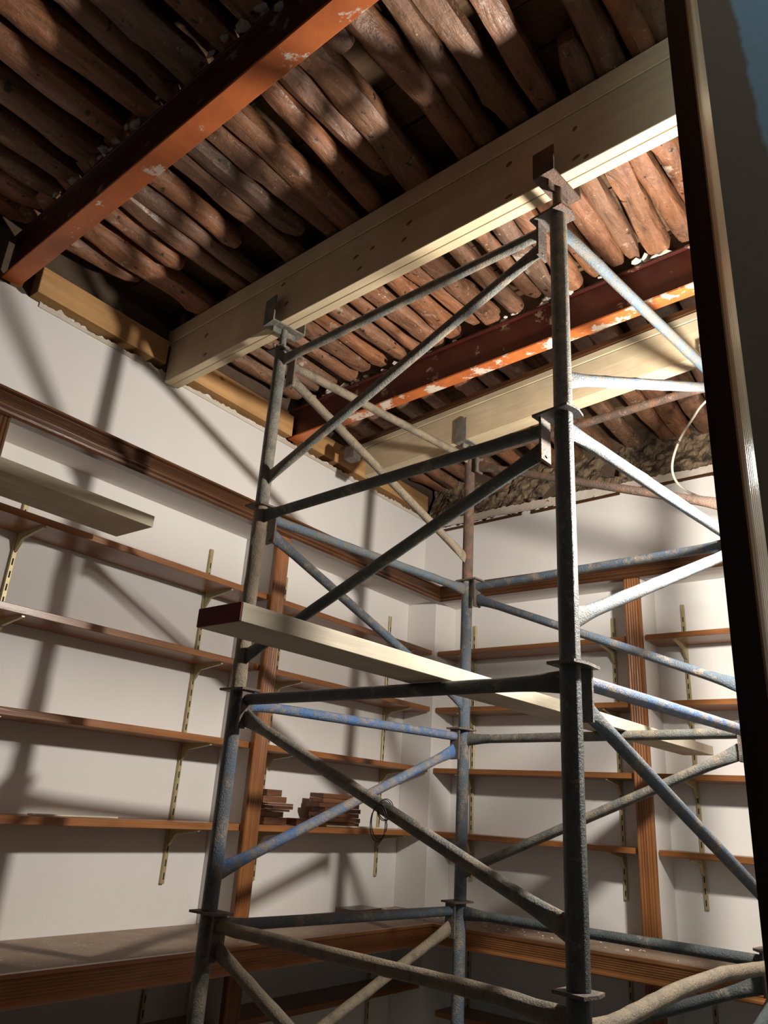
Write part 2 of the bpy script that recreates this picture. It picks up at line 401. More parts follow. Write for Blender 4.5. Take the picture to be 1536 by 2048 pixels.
# mud rubble between plaster and logs on the back wall
def rubble():
    nx, nz = 220, 16; v = []; f = []
    for i in range(nx+1):
        x = 0.0+(2.6)*i/nx
        for k in range(nz+1):
            s = k/nz; z = zr(1.525)+s*0.30
            q = Vector((x*7, z*9, 0)); q2 = Vector((x*26, z*34, 4))
            y = -0.075+0.10*s+0.040*noise.noise(q)+0.018*noise.noise(q2)+0.012*noise.noise(q2*2.3)
            hole = noise.noise(Vector((x*5.1, z*7, 9)))
            if hole > 0.28: y += min(0.16, (hole-0.28)*0.9)
            v.append((x, y, z+0.02*noise.noise(Vector((x*15, s, 2)))))
    for i in range(nx):
        for k in range(nz):
            a = i*(nz+1)+k; f.append((a, a+nz+1, a+nz+2, a+1))
    return mesh('mud_rubble', v, f, 'mud', wb)
tag(rubble(), kind='stuff')
def stones():
    for i in range(22):
        x = random.uniform(0.05, 2.0); z = zr(random.uniform(1.545, 1.72)); s = random.uniform(0.008, 0.022)
        y = -0.07+0.33*(z-zr(1.525))-0.01
        bm = bmesh.new(); bmesh.ops.create_icosphere(bm, subdivisions=1, radius=1)
        vs = []
        for q in bm.verts:
            k = 1+0.45*noise.noise(q.co*1.4+Vector((i*3.1, 0, 0)))
            vs.append((x+q.co.x*s*k*1.5, y+q.co.y*s*k, z+q.co.z*s*k))
        fs = [tuple(q.index for q in p.verts) for p in bm.faces]; bm.free()
        mesh('stone', vs, fs, 'mud', wb)
stones()

# ------------------------------------------------------------------ partition beside the camera and its fluted wooden post
pol = [(2.2566, -2.70), (XR, -2.70), (XR, -2.64), (2.2640, -2.64)]
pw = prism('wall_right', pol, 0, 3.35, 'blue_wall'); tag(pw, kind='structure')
def jamb():
    d0, d1 = 0.80, 1.16
    def P(az, d): return Vector((EYE.x-d*math.tan(math.radians(az)), EYE.y+d, 0))
    L0 = P(13.40, d0); R0 = P(11.40, d0); R1 = P(10.45, d1); L1 = P(13.0, d1)
    t = prism('door_1', [L0, R0-Vector((0.0015, 0, 0)), R1-Vector((0.008, 0, 0)), L1], 0, 3.32, 'jamb'); tag(t, kind='structure')
    # fluted casing applied to the side that faces the lamp: rounded reeds
    n = 9; pts = []
    dirv = (R1-R0); nrm = Vector((dirv.y, -dirv.x, 0)).normalized()
    for i in range(n):
        for k in range(5):
            s = (i+k/5)/n; pts.append(R0+dirv*s+nrm*(0.0045*math.sin(math.pi*k/5)))
    pts.append(R1); pts.append(R1-nrm*0.01); pts.append(R0-nrm*0.002)
    prism('fluted_casing', [(p.x, p.y) for p in pts], 0, 3.32, 'flute', t)
jamb()

# ------------------------------------------------------------------ trims
def flutes(o, z0, z1, n, depth):
    """zigzag flutes going up the front face at distance o"""
    p = []
    for i in range(n):
        a = z0+(z1-z0)*i/n; h = (z1-z0)/n
        p += [(o, a), (o, a+h*0.45), (o-depth, a+h*0.55), (o-depth, a+h*0.9)]
    p.append((o, z1)); return p
CF = 0.225
def cornice_prof():
    p = [(0.178, SOF-0.014), (0.214, SOF-0.014), (0.222, SOF-0.008), (0.225, SOF-0.001), (0.220, SOF+0.004), (0.226, SOF+0.008), (0.229, SOF+0.014), (0.224, SOF+0.020), (0.214, SOF+0.024)]
    p += flutes(0.214, SOF+0.026, CT-0.010, 8, 0.005)
    p += [(0.225, CT-0.007), (0.225, CT), (0.19, CT), (0.19, SOF+0.0), (0.178, SOF-0.0005)]
    return p
tag(extrude('trim_1', cornice_prof(), 'y', YF, 0.0, 'dark_y', k1=-1.0), 'dark varnished fluted cornice along the left wall above the shelves', kind='structure')
tag(extrude('trim_2', cornice_prof(), 'x', 0.0, XR, 'dark_x', k0=1.0), 'dark varnished fluted cornice along the back wall above the shelves', kind='structure')
def vstrip(name, axis, a0, a1, o0, o1, z0, z1, mat, grooves=7):
    """vertical fluted strip on the face of a pilaster"""
    pts = [(a0, o0), (a0, o1-0.004), (a0+0.004, o1)]
    w_ = a1-a0-0.016
    for i in range(grooves):
        b = a0+0.008+w_*i/grooves; h = w_/grooves
        pts += [(b, o1), (b+h*0.35, o1-0.0025), (b+h*0.65, o1-0.0025), (b+h, o1)]
    pts += [(a1-0.004, o1), (a1, o1-0.004), (a1, o0)]
    poly = [(o, a) for a, o in pts] if axis == 'y' else [(a, -o) for a, o in pts]
    return prism(name, poly, z0, z1, mat)
CTOP = zr(-0.42)
tag(vstrip('trim_3', 'y', -1.395, -1.322, 0.18, 0.205, CTOP, SOF-0.014, 'varnish_z', 5), kind='structure')
tag(vstrip('trim_4', 'y', -2.70, -2.545, 0.18, 0.205, CTOP, SOF-0.014, 'dark_z', 11), kind='structure')
tag(vstrip('trim_5', 'x', 1.193, 1.262, 0.18, 0.205, CTOP, SOF-0.014, 'varnish_z', 5), kind='structure')
tag(vstrip('trim_6', 'x', 2.27, 2.34, 0.18, 0.205, CTOP, SOF-0.014, 'varnish_z', 5), kind='structure')
tag(vstrip('trim_7', 'y', -1.385, -1.312, 0.18, 0.205, 0, CTOP-0.07, 'varnish_z', 5), kind='structure')
tag(vstrip('trim_8', 'x', 1.193, 1.262, 0.18, 0.205, 0, CTOP-0.07, 'varnish_z', 5), kind='structure')

# ------------------------------------------------------------------ counter
ct = empty('counter', (0.43, -0.52, CTOP-0.09), 'dusty brown worktop with a fluted fascia running below the shelves on both walls', 'counter')
prism('worktop', [(0.0, YF), (0.425, YF), (0.425, -0.50), (2.9, -0.50), (2.9, 0.0), (0.0, 0.0)], CTOP-0.02, CTOP, 'counter', ct)
def fascia_prof(f):
    p = [(f-0.02, CTOP-0.074), (f+0.003, CTOP-0.074), (f+0.009, CTOP-0.069), (f+0.009, CTOP-0.063), (f, CTOP-0.059)]
    p += flutes(f, CTOP-0.057, CTOP-0.012, 6, 0.0022)
    p += [(f+0.004, CTOP-0.008), (f+0.004, CTOP+0.002), (f-0.012, CTOP+0.002), (f-0.02, CTOP-0.001)]
    return p
extrude('fascia', fascia_prof(0.43), 'y', YF, -0.075, 'fascia_y', ct, k1=-1.0)
extrude('fascia', [(o+0.075, z) for o, z in fascia_prof(0.43)], 'x', -0.075, 2.9, 'fascia_x', ct, k0=1.0)

# ------------------------------------------------------------------ shelves
ZS = [zr(0.7817), zr(0.498), zr(0.2088), zr(-0.0775)]
TH = 0.023; SD = 0.174
ORD = ['topmost', 'second from the top', 'third from the top', 'lowest']
def shelf(axis, a0, a1, z, label, mat=None, group=None):
    if axis == 'y': o = box('shelf_board', (0.006, SD), (a0, a1), (z-TH, z), 'varnish_y', None, 0.0015)
    else: o = box('shelf_board', (a0, a1), (-SD, -0.006), (z-TH, z), 'varnish_x', None, 0.0015)
    tag(o, label, 'shelf', group)
for i, z in enumerate(ZS):
    shelf('y', -2.53, -1.389, z, f'varnished pine shelf, {ORD[i]} in the bay at the left photo edge', group='wall shelves')
    shelf('y', -1.295, -0.207, z, f'varnished pine shelf, {ORD[i]} on the left wall beside the corner', group='wall shelves')
    shelf('x', 0.186, 1.187, z, f'varnished pine shelf, {ORD[i]} on the back wall beside the corner', group='wall shelves')
    shelf('x', 1.268, 2.262, z, f'varnished pine shelf, {ORD[i]} on the back wall near the door post', group='wall shelves')
shelf('y', -2.53, -1.389, zr(-0.70), 'varnished pine shelf below the counter at the left edge of the photo', group='shelves under the counter')
shelf('y', -1.295, -0.207, zr(-0.70), 'varnished pine shelf below the counter on the left wall beside the corner', group='shelves under the counter')
shelf('x', 0.24, 1.187, zr(-0.80), 'varnished pine shelf below the counter on the back wall beside the corner', group='shelves under the counter')
shelf('x', 1.268, 2.262, zr(-0.80), 'varnished pine shelf below the counter on the back wall nearest the door post', group='shelves under the counter')

def quad_bracket(axis, a, z, parent):
    """tapered steel cantilever bracket under a shelf whose underside is at z"""
    w_ = 0.0045; prof = [(0.010, z), (0.158, z), (0.160, z+0.003), (0.164, z+0.003), (0.164, z-0.006), (0.150, z-0.008), (0.045, z-0.022), (0.022, z-0.052), (0.010, z-0.062)]
    v = []
    for s in (-w_, w_):
        for o, zz in prof: v.append((o, a+s, zz) if axis == 'y' else (a+s, -o, zz))
    n = len(prof)
    f = [tuple(range(n)), tuple(range(n, 2*n))[::-1]] + [(i, (i+1) % n, n+(i+1) % n, n+i) for i in range(n)]
    return mesh('bracket', v, f, 'brass', parent)
slot_me = None
def upright(axis, a, z0, z1, label, shelves, group='slotted shelf uprights'):
    global slot_me
    base = (0.005, a, z0) if axis == 'y' else (a, -0.005, z0)
    t = empty('shelf_upright', base, label, 'shelf upright', group)
    if axis == 'y': box('rail', (0.0, 0.011), (a-0.0085, a+0.0085), (z0, z1), 'brass', t, 0.002)
    else: box('rail', (a-0.0085, a+0.0085), (-0.011, 0.0), (z0, z1), 'brass', t, 0.002)
    if slot_me is None:
        slot_me = {}
    n = int((z1-z0-0.03)/0.042)
    for i in range(n):
        zc = z0+0.025+i*0.042
        if axis == 'y': c = (0.0113, a, zc); hx = (0.0006, 0.0022, 0.011)
        else: c = (a, -0.0113, zc); hx = (0.0022, 0.0006, 0.011)
        if axis not in slot_me:
            o = box('slot', (c[0]-hx[0], c[0]+hx[0]), (c[1]-hx[1], c[1]+hx[1]), (c[2]-hx[2], c[2]+hx[2]), 'slot', t); slot_me[axis] = o.data
        else: place('slot', slot_me[axis], c, t)
    for z in shelves: quad_bracket(axis, a, z-TH, t)
ST, SB = zr(0.943), zr(-0.285)
upright('y', -1.568, SB, ST, 'cream slotted upright with brackets left of the pilaster on the left wall', ZS)
upright('y', -2.347, SB, ST, 'cream slotted upright with brackets at the left edge of the photo', ZS)
upright('y', -1.135, SB, ST, 'cream slotted upright mostly hidden just right of the left wall pilaster', ZS)
upright('y', -0.358, SB, ST, 'cream slotted upright on the left wall beside the corner column', ZS)
upright('x', 0.3065, SB, ST, 'cream slotted upright on the back wall just right of the corner column', ZS)
upright('x', 1.0613, SB, ST-0.03, 'cream slotted upright on the back wall just left of the wooden pilaster strip', ZS)
upright('x', 1.3847, SB, ST, 'cream slotted upright on the back wall between pilaster and dark door post', ZS)
for ax, a, w_ in (('y', -1.568, 'left wall left of the pilaster'), ('y', -0.358, 'left wall beside the corner'), ('x', 0.3065, 'back wall beside the corner'), ('x', 1.0613, 'back wall left of the pilaster'), ('x', 1.3847, 'back wall right of the pilaster')):
    zz = zr(-0.70) if ax == 'y' else zr(-0.80)
    upright(ax, a, 0.25, CTOP-0.12, 'slotted upright in the shade under the counter, '+w_, [zz])

# ------------------------------------------------------------------ ceiling: logs on steel beams, old boards above
LZ = zr(1.775)
ceil = box('ceiling', (-0.15, XR+0.1), (YF-0.1, 0.15), (LZ+0.135, LZ+0.20), 'masonry'); tag(ceil, kind='structure')
y = YF
bi = 0
while y < 0.02:
    wd = random.uniform(0.13, 0.20); xs = -0.1
    while xs < XR:
        ln = random.uniform(0.9, 1.9); dz = random.uniform(0, 0.012)
        box('deck_board', (xs+0.003, min(XR, xs+ln)), (y+0.003, y+wd-0.003), (LZ+0.095+dz, LZ+0.118+dz), 'deck', ceil)
        xs += ln
    y += wd
def log(x, y0, y1, r, zc, tip=(0.5, 0.5), skew=0.0, flat=None):
    s0 = random.random()*100; n = max(6, int((y1-y0)/0.045)); seg = 11
    v = []; f = []
    taper = random.uniform(0.78, 1.0); flip = random.random() < 0.5
    if flat is None: flat = random.random() < 0.28
    e_ = 0.45 if flat else random.uniform(0.85, 1.0)
    lump = [(random.uniform(y0, y1), random.uniform(0, 6.28), random.uniform(0.10, 0.28)) for _ in range(3)]
    for i in range(n+1):
        s = i/n; yy = y0+(y1-y0)*s
        cx = x+skew*(s-0.5)+0.020*noise.noise(Vector((yy*2.1, s0, 0))); cz = zc+0.010*noise.noise(Vector((yy*2.4, s0, 5)))
        rr = r*(taper+(1-taper)*(s if flip else 1-s))*(1+0.16*noise.noise(Vector((yy*5.0, s0, 9)))+0.07*noise.noise(Vector((yy*14, s0, 2))))
        e0 = (yy-y0); e1 = (y1-yy)
        for e, tp in ((e0, tip[0]), (e1, tip[1])):
            L = r*(0.6+2.2*tp)
            if e < L: rr *= max(0.30 if tp > 0.6 else 0.62, math.sqrt(max(0, 1-(1-e/L)**2))*(0.4+0.6*tp)+(1-tp)*0.55)
        for k in range(seg):
            a = 2*math.pi*k/seg
            q = 1+0.13*noise.noise(Vector((math.cos(a)*1.5+s0, math.sin(a)*1.5, yy*6)))
            for ly, la, lh in lump:
                q += lh*math.exp(-((yy-ly)/0.028)**2)*max(0, math.cos(a-la))**3
            ca, sa = math.cos(a), math.sin(a)
            ca = math.copysign(abs(ca)**e_, ca); sa = math.copysign(abs(sa)**e_, sa)
            v.append((cx+ca*rr*q, yy, cz+sa*rr*q*(0.85 if flat else 1)))
    for i in range(n):
        for k in range(seg): f.append((i*seg+k, i*seg+(k+1) % seg, (i+1)*seg+(k+1) % seg, (i+1)*seg+k))
    f.append(tuple(range(seg))); f.append(tuple(range(n*seg, (n+1)*seg)))
    return mesh('log', v, f, 'log', ceil, smooth=True)
def fill(xs, x1, step):
    xs = list(xs)
    while xs[-1] < x1: xs.append(xs[-1]+random.uniform(step*0.85, step*1.2))
    return xs
rnd = random.uniform
for x in fill([0.05], 3.3, 0.112):
    log(x, YF+0.02, -2.60+rnd(-0.02, 0.02), rnd(0.043, 0.056), LZ+0.05+rnd(-0.006, 0.008), (0.3, 0.3), rnd(-0.04, 0.04))
b1 = {0.11: (-2.66, -2.19, 1), 0.22: (-2.66, -1.86, 0), 0.35: (-2.66, -2.16, .4), 0.45: (-2.66, -1.86, 0), 0.52: (-2.66, -1.86, 0), 0.61: (-2.66, -2.12, .2), 0.73: (-2.66, -1.86, 0),
      0.82: (-2.66, -2.05, .4), 0.91: (-2.66, -1.86, 0), 1.0: (-2.66, -1.9, 0), 1.12: (-2.66, -1.86, 0), 1.22: (-2.66, -2.08, .15), 1.30: (-2.66, -1.86, 0), 1.385: (-2.66, -2.47, .3), 1.47: (-2.66, -1.86, 0),
      1.555: (-2.66, -1.86, 0), 1.645: (-2.66, -1.86, 0), 1.745: (-2.66, -1.86, 0), 1.835: (-2.18, -1.88, .3), 1.915: (-2.66, -1.86, 0), 1.985: (-2.66, -1.9, 0), 2.07: (-2.66, -1.86, 0)}
for x in b1:
    y0, y1, tp = b1[x]; big = {1.30: .05, 1.12: .038, 1.47: .042, 1.22: .040}.get(x, rnd(0.036, 0.044))
    log(x, y0, y1, big, LZ+0.042+rnd(-0.004, 0.006), (0.3, tp), rnd(-0.03, 0.03))
for x in fill([2.16], 3.3, 0.1): log(x, -2.66, -1.86, rnd(0.038, 0.048), LZ+0.046, (0.3, 0.3), 0.0)
b2 = [0.06, 0.16, 0.265, 0.37, 0.47, 0.565, 0.66, 0.75, 0.845, 0.94, 1.04, 1.125, 1.225, 1.33, 1.41, 1.49, 1.57, 1.645, 1.72, 1.80, 1.875, 1.95, 2.04]
for x in fill(b2, 3.3, 0.095):
    log(x, -1.94, -1.245+rnd(-0.05, 0.02)-0.05*(x-1), rnd(0.030, 0.043), LZ+0.036+0.012*x*0.5+rnd(-0.004, 0.006), (0.2, rnd(0.3, 0.6)), rnd(-0.03, 0.03))
b3 = [0.03, 0.13, 0.26, 0.44, 0.59, 0.79, 0.90, 1.03, 1.21, 1.37, 1.46, 1.575, 1.69, 1.80, 1.95]
for x in fill(b3, 3.3, 0.13):
    log(x, -1.20-0.05*(x-1), 0.06, rnd(0.040, 0.05), LZ+0.040+rnd(-0.004, 0.006), (0.25, 0.2), rnd(-0.03, 0.03))
bar('light_block', (-0.03, -1.895), (XR, -2.11), 0.03, zr(1.774), LZ+0.10, 'masonry', ceil)  # added bar above the front beam, stops lamp light leaking between the logs
def crumbs(name, n, fn, s0, s1, mat, parent, label=None):
    bm = bmesh.new(); bmesh.ops.create_icosphere(bm, subdivisions=1, radius=1)
    bv = [q.co.copy() for q in bm.verts]; bf = [tuple(q.index for q in p.verts) for p in bm.faces]; bm.free()
    v = []; f = []
    for i in range(n):
        c = Vector(fn()); s = rnd(s0, s1); b = len(v); st = Vector((rnd(0.7, 1.9), rnd(0.6, 1.1), rnd(0.4, 0.9)))
        for q in bv:
            k = 1+0.7*noise.noise(q*1.6+Vector((i*2.3, 0, 0)))
            v.append(c+Vector((q.x*st.x, q.y*st.y, q.z*st.z))*s*k)
        for t in bf: f.append(tuple(b+q for q in t))
    o = mesh(name, v, f, mat, parent); tag(o, label, kind='stuff'); return o

# ------------------------------------------------------------------ steel beams
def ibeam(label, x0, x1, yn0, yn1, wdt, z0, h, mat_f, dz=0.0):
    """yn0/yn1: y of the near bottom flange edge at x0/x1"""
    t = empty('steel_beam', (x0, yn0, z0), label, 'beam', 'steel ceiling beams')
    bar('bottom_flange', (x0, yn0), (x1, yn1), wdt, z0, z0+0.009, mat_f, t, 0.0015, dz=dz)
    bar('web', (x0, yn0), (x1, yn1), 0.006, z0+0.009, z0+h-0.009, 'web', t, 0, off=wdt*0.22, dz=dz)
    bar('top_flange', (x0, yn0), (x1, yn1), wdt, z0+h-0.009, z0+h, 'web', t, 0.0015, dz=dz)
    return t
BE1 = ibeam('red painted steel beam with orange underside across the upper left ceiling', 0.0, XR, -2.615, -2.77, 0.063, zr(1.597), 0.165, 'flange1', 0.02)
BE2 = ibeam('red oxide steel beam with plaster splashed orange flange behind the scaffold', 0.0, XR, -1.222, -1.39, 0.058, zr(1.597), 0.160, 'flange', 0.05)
def on_b2():
    x = rnd(0.1, 1.95); return (x, -1.222-0.05*x+rnd(-0.005, 0.05), zr(1.597)+0.16+0.015*x+rnd(0.0, 0.03))
crumbs('plaster_crust', 70, on_b2, 0.006, 0.022, 'crumb', BE2)
def on_b1():
    x = rnd(0.1, 1.5); return (x, -2.615-0.045*x+rnd(-0.02, 0.01), zr(1.597)+0.165+rnd(0.0, 0.035))
crumbs('plaster_crust', 18, on_b1, 0.007, 0.018, 'grey_crumb', BE1)

# ------------------------------------------------------------------ new pine beams
t1 = empty('timber_beam', (0.03, -1.94, zr(1.524)), 'long pale pine beam of doubled boards resting on two scaffold fork heads', 'beam', 'new pine beams')
A0, A1 = (0.03, -1.944), (2.75, -2.112)
bar('board', A0, A1, 0.031, zr(1.524), zr(1.704), 'pine_x', t1, 0.0015)
bar('board', A0, A1, 0.031, zr(1.524), zr(1.704), 'pine_x', t1, 0.0015, off=0.0325)
bar('packing_strip', (0.0, -1.9440), (2.75, -2.1140), 0.066, zr(1.7075), zr(1.773), 'pine2_x', t1, 0.0015)
def knots(parent, p0, p1, lst):
    a = Vector((p0[0], p0[1], 0)); d = (Vector((p1[0], p1[1], 0))-a).normalized(); n = Vector((d.y, -d.x, 0))
    for x, z in lst:
        c = a+d*((x-p0[0])/d.x)+n*0.0004+Vector((0, 0, zr(z))); rx, rz = rnd(0.007, 0.013), rnd(0.005, 0.008)
        v = []
        for k in range(10):
            t = 2*math.pi*k/10; q = 1+0.2*noise.noise(Vector((x*9, z*9, k*0.8)))
            v.append(c+d*(math.cos(t)*rx*q)+Vector((0, 0, math.sin(t)*rz*q+0.35*math.cos(t)*rz)))
        v += [w_-n*0.002 for w_ in v]
        f = [tuple(range(10)), tuple(range(10, 20))[::-1]]+[(k, (k+1) % 10, 10+(k+1) % 10, 10+k) for k in range(10)]
        mesh('knot', v, f, 'knot', parent)
knots(t1, A0, A1, [(0.275, 1.645), (0.287, 1.556), (0.706, 1.682), (0.736, 1.589), (1.126, 1.625), (1.056, 1.625), (1.256, 1.59), (1.273, 1.644), (1.077, 1.57), (1.817, 1.65), (1.621, 1.654), (1.817, 1.553), (1.844, 1.539), (1.621, 1.542)])
t2 = empty('timber_beam', (0.28, -0.968, zr(1.447)), 'pale pine beam close to the back wall carried by the rear scaffold posts', 'beam', 'new pine beams')
B0, B1 = (0.275, -0.968), (2.6, -1.161); RISE = 0.032*2.325
bar('board', B0, B1, 0.034, zr(1.447), zr(1.592), 'pine_x', t2, 0.0015, dz=RISE)
bar('board', B0, B1, 0.034, zr(1.447), zr(1.592), 'pine_x', t2, 0.0015, off=0.0355, dz=RISE)
bar('packing_strip', (0.20, -0.9655), (2.6, -1.1645), 0.07, zr(1.5915), zr(1.619), 'pine_x', t2, 0.0015, dz=RISE+0.003)
bar('brown_cover_board', (0.10, -0.963), (2.6, -1.1705), 0.085, zr(1.619), zr(1.641), 'dark_x', t2, 0.0015, dz=RISE+0.006)
hk = box('beam_hanger', (0.20, 0.26), (-1.04, -0.985), (zr(1.52), zr(1.585)), 'plate_steel'); bevel_me(hk, 0.003)
tag(hk, 'small dark bracket block at the wall end of the rear pine beam', 'bracket')
for y0, y1, lb in ((-2.50, -1.953, 'aged orange pine wall plate between the red steel beam and the front pine beam'),
                   (-1.872, -1.226, 'aged orange pine wall plate between the front pine beam and the rear steel beam'),
                   (-1.150, -0.10, 'aged orange pine wall plate from the rear steel beam to the room corner')):
    o = box('wall_plate', (-0.028, 0.032), (y0, y1), (zr(1.603), zr(1.708)), 'plate_y', None, 0.002); tag(o, lb, 'wall plate', 'wall plates under the ceiling')
o = box('wall_plate', (-0.028, 0.032), (YF, -2.70), (zr(1.603), zr(1.708)), 'plate_y', None, 0.002); tag(o, 'aged pine wall plate left of the red steel beam in the dark corner', 'wall plate', 'wall plates under the ceiling')

# ------------------------------------------------------------------ scaffold tower
H = 0.568; Z0 = 0.041
JZ = [Z0+H*k for k in range(6)]      # flange heights; 0.041 ... 2.881
PA, PB, PC, PD = Vector((0.694, -1.944, 0)), Vector((1.747, -2.016, 0)), Vector((0.846, -0.962, 0)), Vector((1.872, -1.06, 0))
tw = empty('scaffold_tower', ((PA+PD)/2)*1, 'blue and cement-stained tubular steel scaffold tower with four posts and braces', 'scaffold')
RP, RB = 0.0212, 0.0152
pm = {'A': ['t_grey', 't_grey', 't_blue', 't_cement', 't_grey'], 'B': ['t_dark', 't_dark', 't_dark', 't_dark', 't_grey'],
      'C': ['t_dark', 't_blue', 't_blue', 't_blue', 't_rust'], 'D': ['t_blue', 't_blue', 't_blue', 't_grey', 't_rust']}
PP = {'A': PA, 'B': PB, 'C': PC, 'D': PD}
NB = {'A': 'BC', 'B': 'AD', 'C': 'AD', 'D': 'BC'}
for k, p in PP.items():
    for i in range(5):
        crust = 0.30 if (k == 'A' and i in (3,)) else 0.05
        pipe('post', [p+Vector((0, 0, JZ[i]+(0.004 if i else 0))), p+Vector((0, 0, JZ[i+1]-0.003))], RP, pm[k][i], tw, 18, crust, sub=0.03 if crust > 0.1 else 0.07, seed=i*7.1)
# braces: (side, level top joint index, diagonal top end, bar material, diagonal material)
braces = [('AB', 5, 'B', 't_grey', 't_grey'), ('AB', 4, 'B', 't_dark', 't_dark'), ('AB', 3, 'A', 't_dark', 't_grey'), ('AB', 2, 'A', 't_cement', 't_cement'), ('AB', 1, 'A', 't_cement', 't_cement'),
          ('AC', 5, 'A', 't_cement', 't_cement'), ('AC', 4, 'A', 't_pale', 't_blue'), ('AC', 3, 'C', 't_bright', 't_bright'), ('AC', 2, 'C', 't_blue', 't_cement'), ('AC', 1, 'C', 't_blue', 't_blue'),
          ('BD', 5, 'D', 't_pale', 't_pale'), ('BD', 4, 'D', 't_pale', 't_pale'), ('BD', 3, 'B', 't_bright', 't_blue'), ('BD', 2, 'D', 't_cement', 't_dark'), ('BD', 1, 'D', 't_blue', 't_blue'),
          ('CD', 5, 'C', 't_rust', 't_rust'), ('CD', 4, 'C', 't_blue', 't_blue'), ('CD', 3, 'D', 't_grey', 't_grey'), ('CD', 2, 'D', 't_dark', 't_dark'), ('CD', 1, 'D', 't_blue', 't_blue')]
plates = {}
for side, lv, top, mb, md in braces:
    a, b = side; pa, pb = PP[a], PP[b]
    other = b if top == a else a
    pt, po = PP[top], PP[other]; d = (po-pt).normalized()
    zt = JZ[lv]
    off = 0.048
    crust = 0.16 if mb in ('t_cement', 't_pale') else 0.05
    # horizontal bar: from plate at the 'top' end to post at the other end
    p0 = pt+d*(off+0.003)+Vector((0, 0, zt-0.028)); p1 = po-d*(RP*0.6)+Vector((0, 0, zt-0.034))
    pts = [p0, p1]
    if side == 'BD' and lv == 2: pts = [p0, p0.lerp(p1, 0.35)+Vector((0, 0, 0.012)), p0.lerp(p1, 0.6)+Vector((0, 0, 0.002)), p0.lerp(p1, 0.85)+Vector((0, 0, -0.022)), p1+Vector((0, 0, -0.030))]
    if side == 'AB' and lv == 2: pts = [p0, p0.lerp(p1, 0.85)+Vector((0, 0, 0.0)), p1+Vector((0, 0, -0.012))]
    pipe('horizontal_bar', pts, RB, mb, tw, 14, crust, (False, True), 0.035, seed=lv*3.3)
    q0 = pt+d*(off+0.003)+Vector((0, 0, zt-0.078)); q1 = po-d*(RP*0.6)+Vector((0, 0, zt-H+0.095))
    pipe('diagonal_brace', [q0, q1], RB, md, tw, 14, 0.16 if md in ('t_cement', 't_pale') else 0.05, (True, True), 0.035, seed=lv*5.7+1)
    # vertical end plate
    s = Vector((-d.y, d.x, 0)); c = pt+d*off
    q = [c-s*0.021-d*0.003, c+s*0.021-d*0.003, c+s*0.021+d*0.003, c-s*0.021+d*0.003]
    prism('end_plate', [(v.x, v.y) for v in q], zt-0.108, zt-0.0005, 'plate_steel', tw)
    plates.setdefault((top, lv), []).append(d)
for k, p in PP.items():
    for i in range(1, 6):
        ds = plates.get((k, i), [])
        n0 = [(PP[m]-p).normalized() for m in NB[k]]
        # flange plate reaching out to the bars
        e0 = 0.062 if any((n0[0]-d).length < 0.1 for d in ds) else 0.034
        e1 = 0.062 if any((n0[1]-d).length < 0.1 for d in ds) else 0.034
        u, v_ = n0
        pts = [p+u*e0+v_*0.030, p+u*e0-v_*0.030, p-u*0.032-v_*0.038, p-u*0.038+v_*0.0, p-u*0.030+v_*e1, p+u*0.030+v_*e1]
        # order by angle
        c = sum(pts, Vector())/len(pts); pts.sort(key=lambda q: math.atan2(q.y-c.y, q.x-c.x))
        prism('flange_plate', [(q.x, q.y) for q in pts], JZ[i]-0.003, JZ[i]+0.003, 'plate_steel', tw)
    prism('foot_plate', [(p.x-0.06, p.y-0.06), (p.x+0.06, p.y-0.06), (p.x+0.06, p.y+0.06), (p.x-0.06, p.y+0.06)], 0.0, 0.008, 'plate_steel', tw)
    pipe('foot_spigot', [p+Vector((0, 0, 0.008)), p+Vector((0, 0, Z0))], 0.026, 'plate_steel', tw, 14)
# jack screws and fork heads
def fork(k, ztop, ang, mat, up=0.10, L=0.062):
    p = PP[k]
    pipe('jack_screw', [p+Vector((0, 0, JZ[5])), p+Vector((0, 0, ztop-0.006))], 0.0125, mat, tw, 12)
    pipe('jack_nut', [p+Vector((0, 0, JZ[5]+0.003)), p+Vector((0, 0, JZ[5]+0.020))], 0.026, mat, tw, 6)
    hd_ = bpy.data.objects.new('fork_head', None); COL.objects.link(hd_); hd_.parent = tw
    hd_.location = p+Vector((0, 0, ztop))-tw.location; hd_.empty_display_size = 0.03
    d = Vector((math.cos(ang), math.sin(ang), 0)); s = Vector((-d.y, d.x, 0)); W = 0.030
    q = [p-d*L-s*W, p+d*L-s*W, p+d*L+s*W, p-d*L+s*W]
    prism('seat_plate', [(v.x, v.y) for v in q], ztop-0.006, ztop-0.0005, mat, hd_)
    for e, hh in ((-1, up), (1, up*0.55)):
        c = p+d*(L+0.0025)*e
        q = [c-d*0.0025-s*W, c+d*0.0025-s*W, c+d*0.0025+s*W, c-d*0.0025+s*W]
        prism('side_plate', [(v.x, v.y) for v in q], ztop-0.006, ztop+hh, mat, hd_)
    for e in (-1, 1):   # web ribs under the seat
        c = p+d*0.028*e
        q = [c-s*0.003-d*0.018, c+s*0.003-d*0.018, c+s*0.003+d*0.018, c-s*0.003+d*0.018]
        prism('rib', [(v.x, v.y) for v in q], ztop-0.026, ztop-0.006, mat, hd_)
fork('A', zr(1.524), math.radians(80), 't_grey', 0.095)
fork('B', zr(1.524), math.radians(84), 't_rust', 0.075)
fork('C', zr(1.465), math.radians(80), 't_grey', 0.10, 0.058)
fork('D', zr(1.497), math.radians(84), 't_grey', 0.03, 0.058)

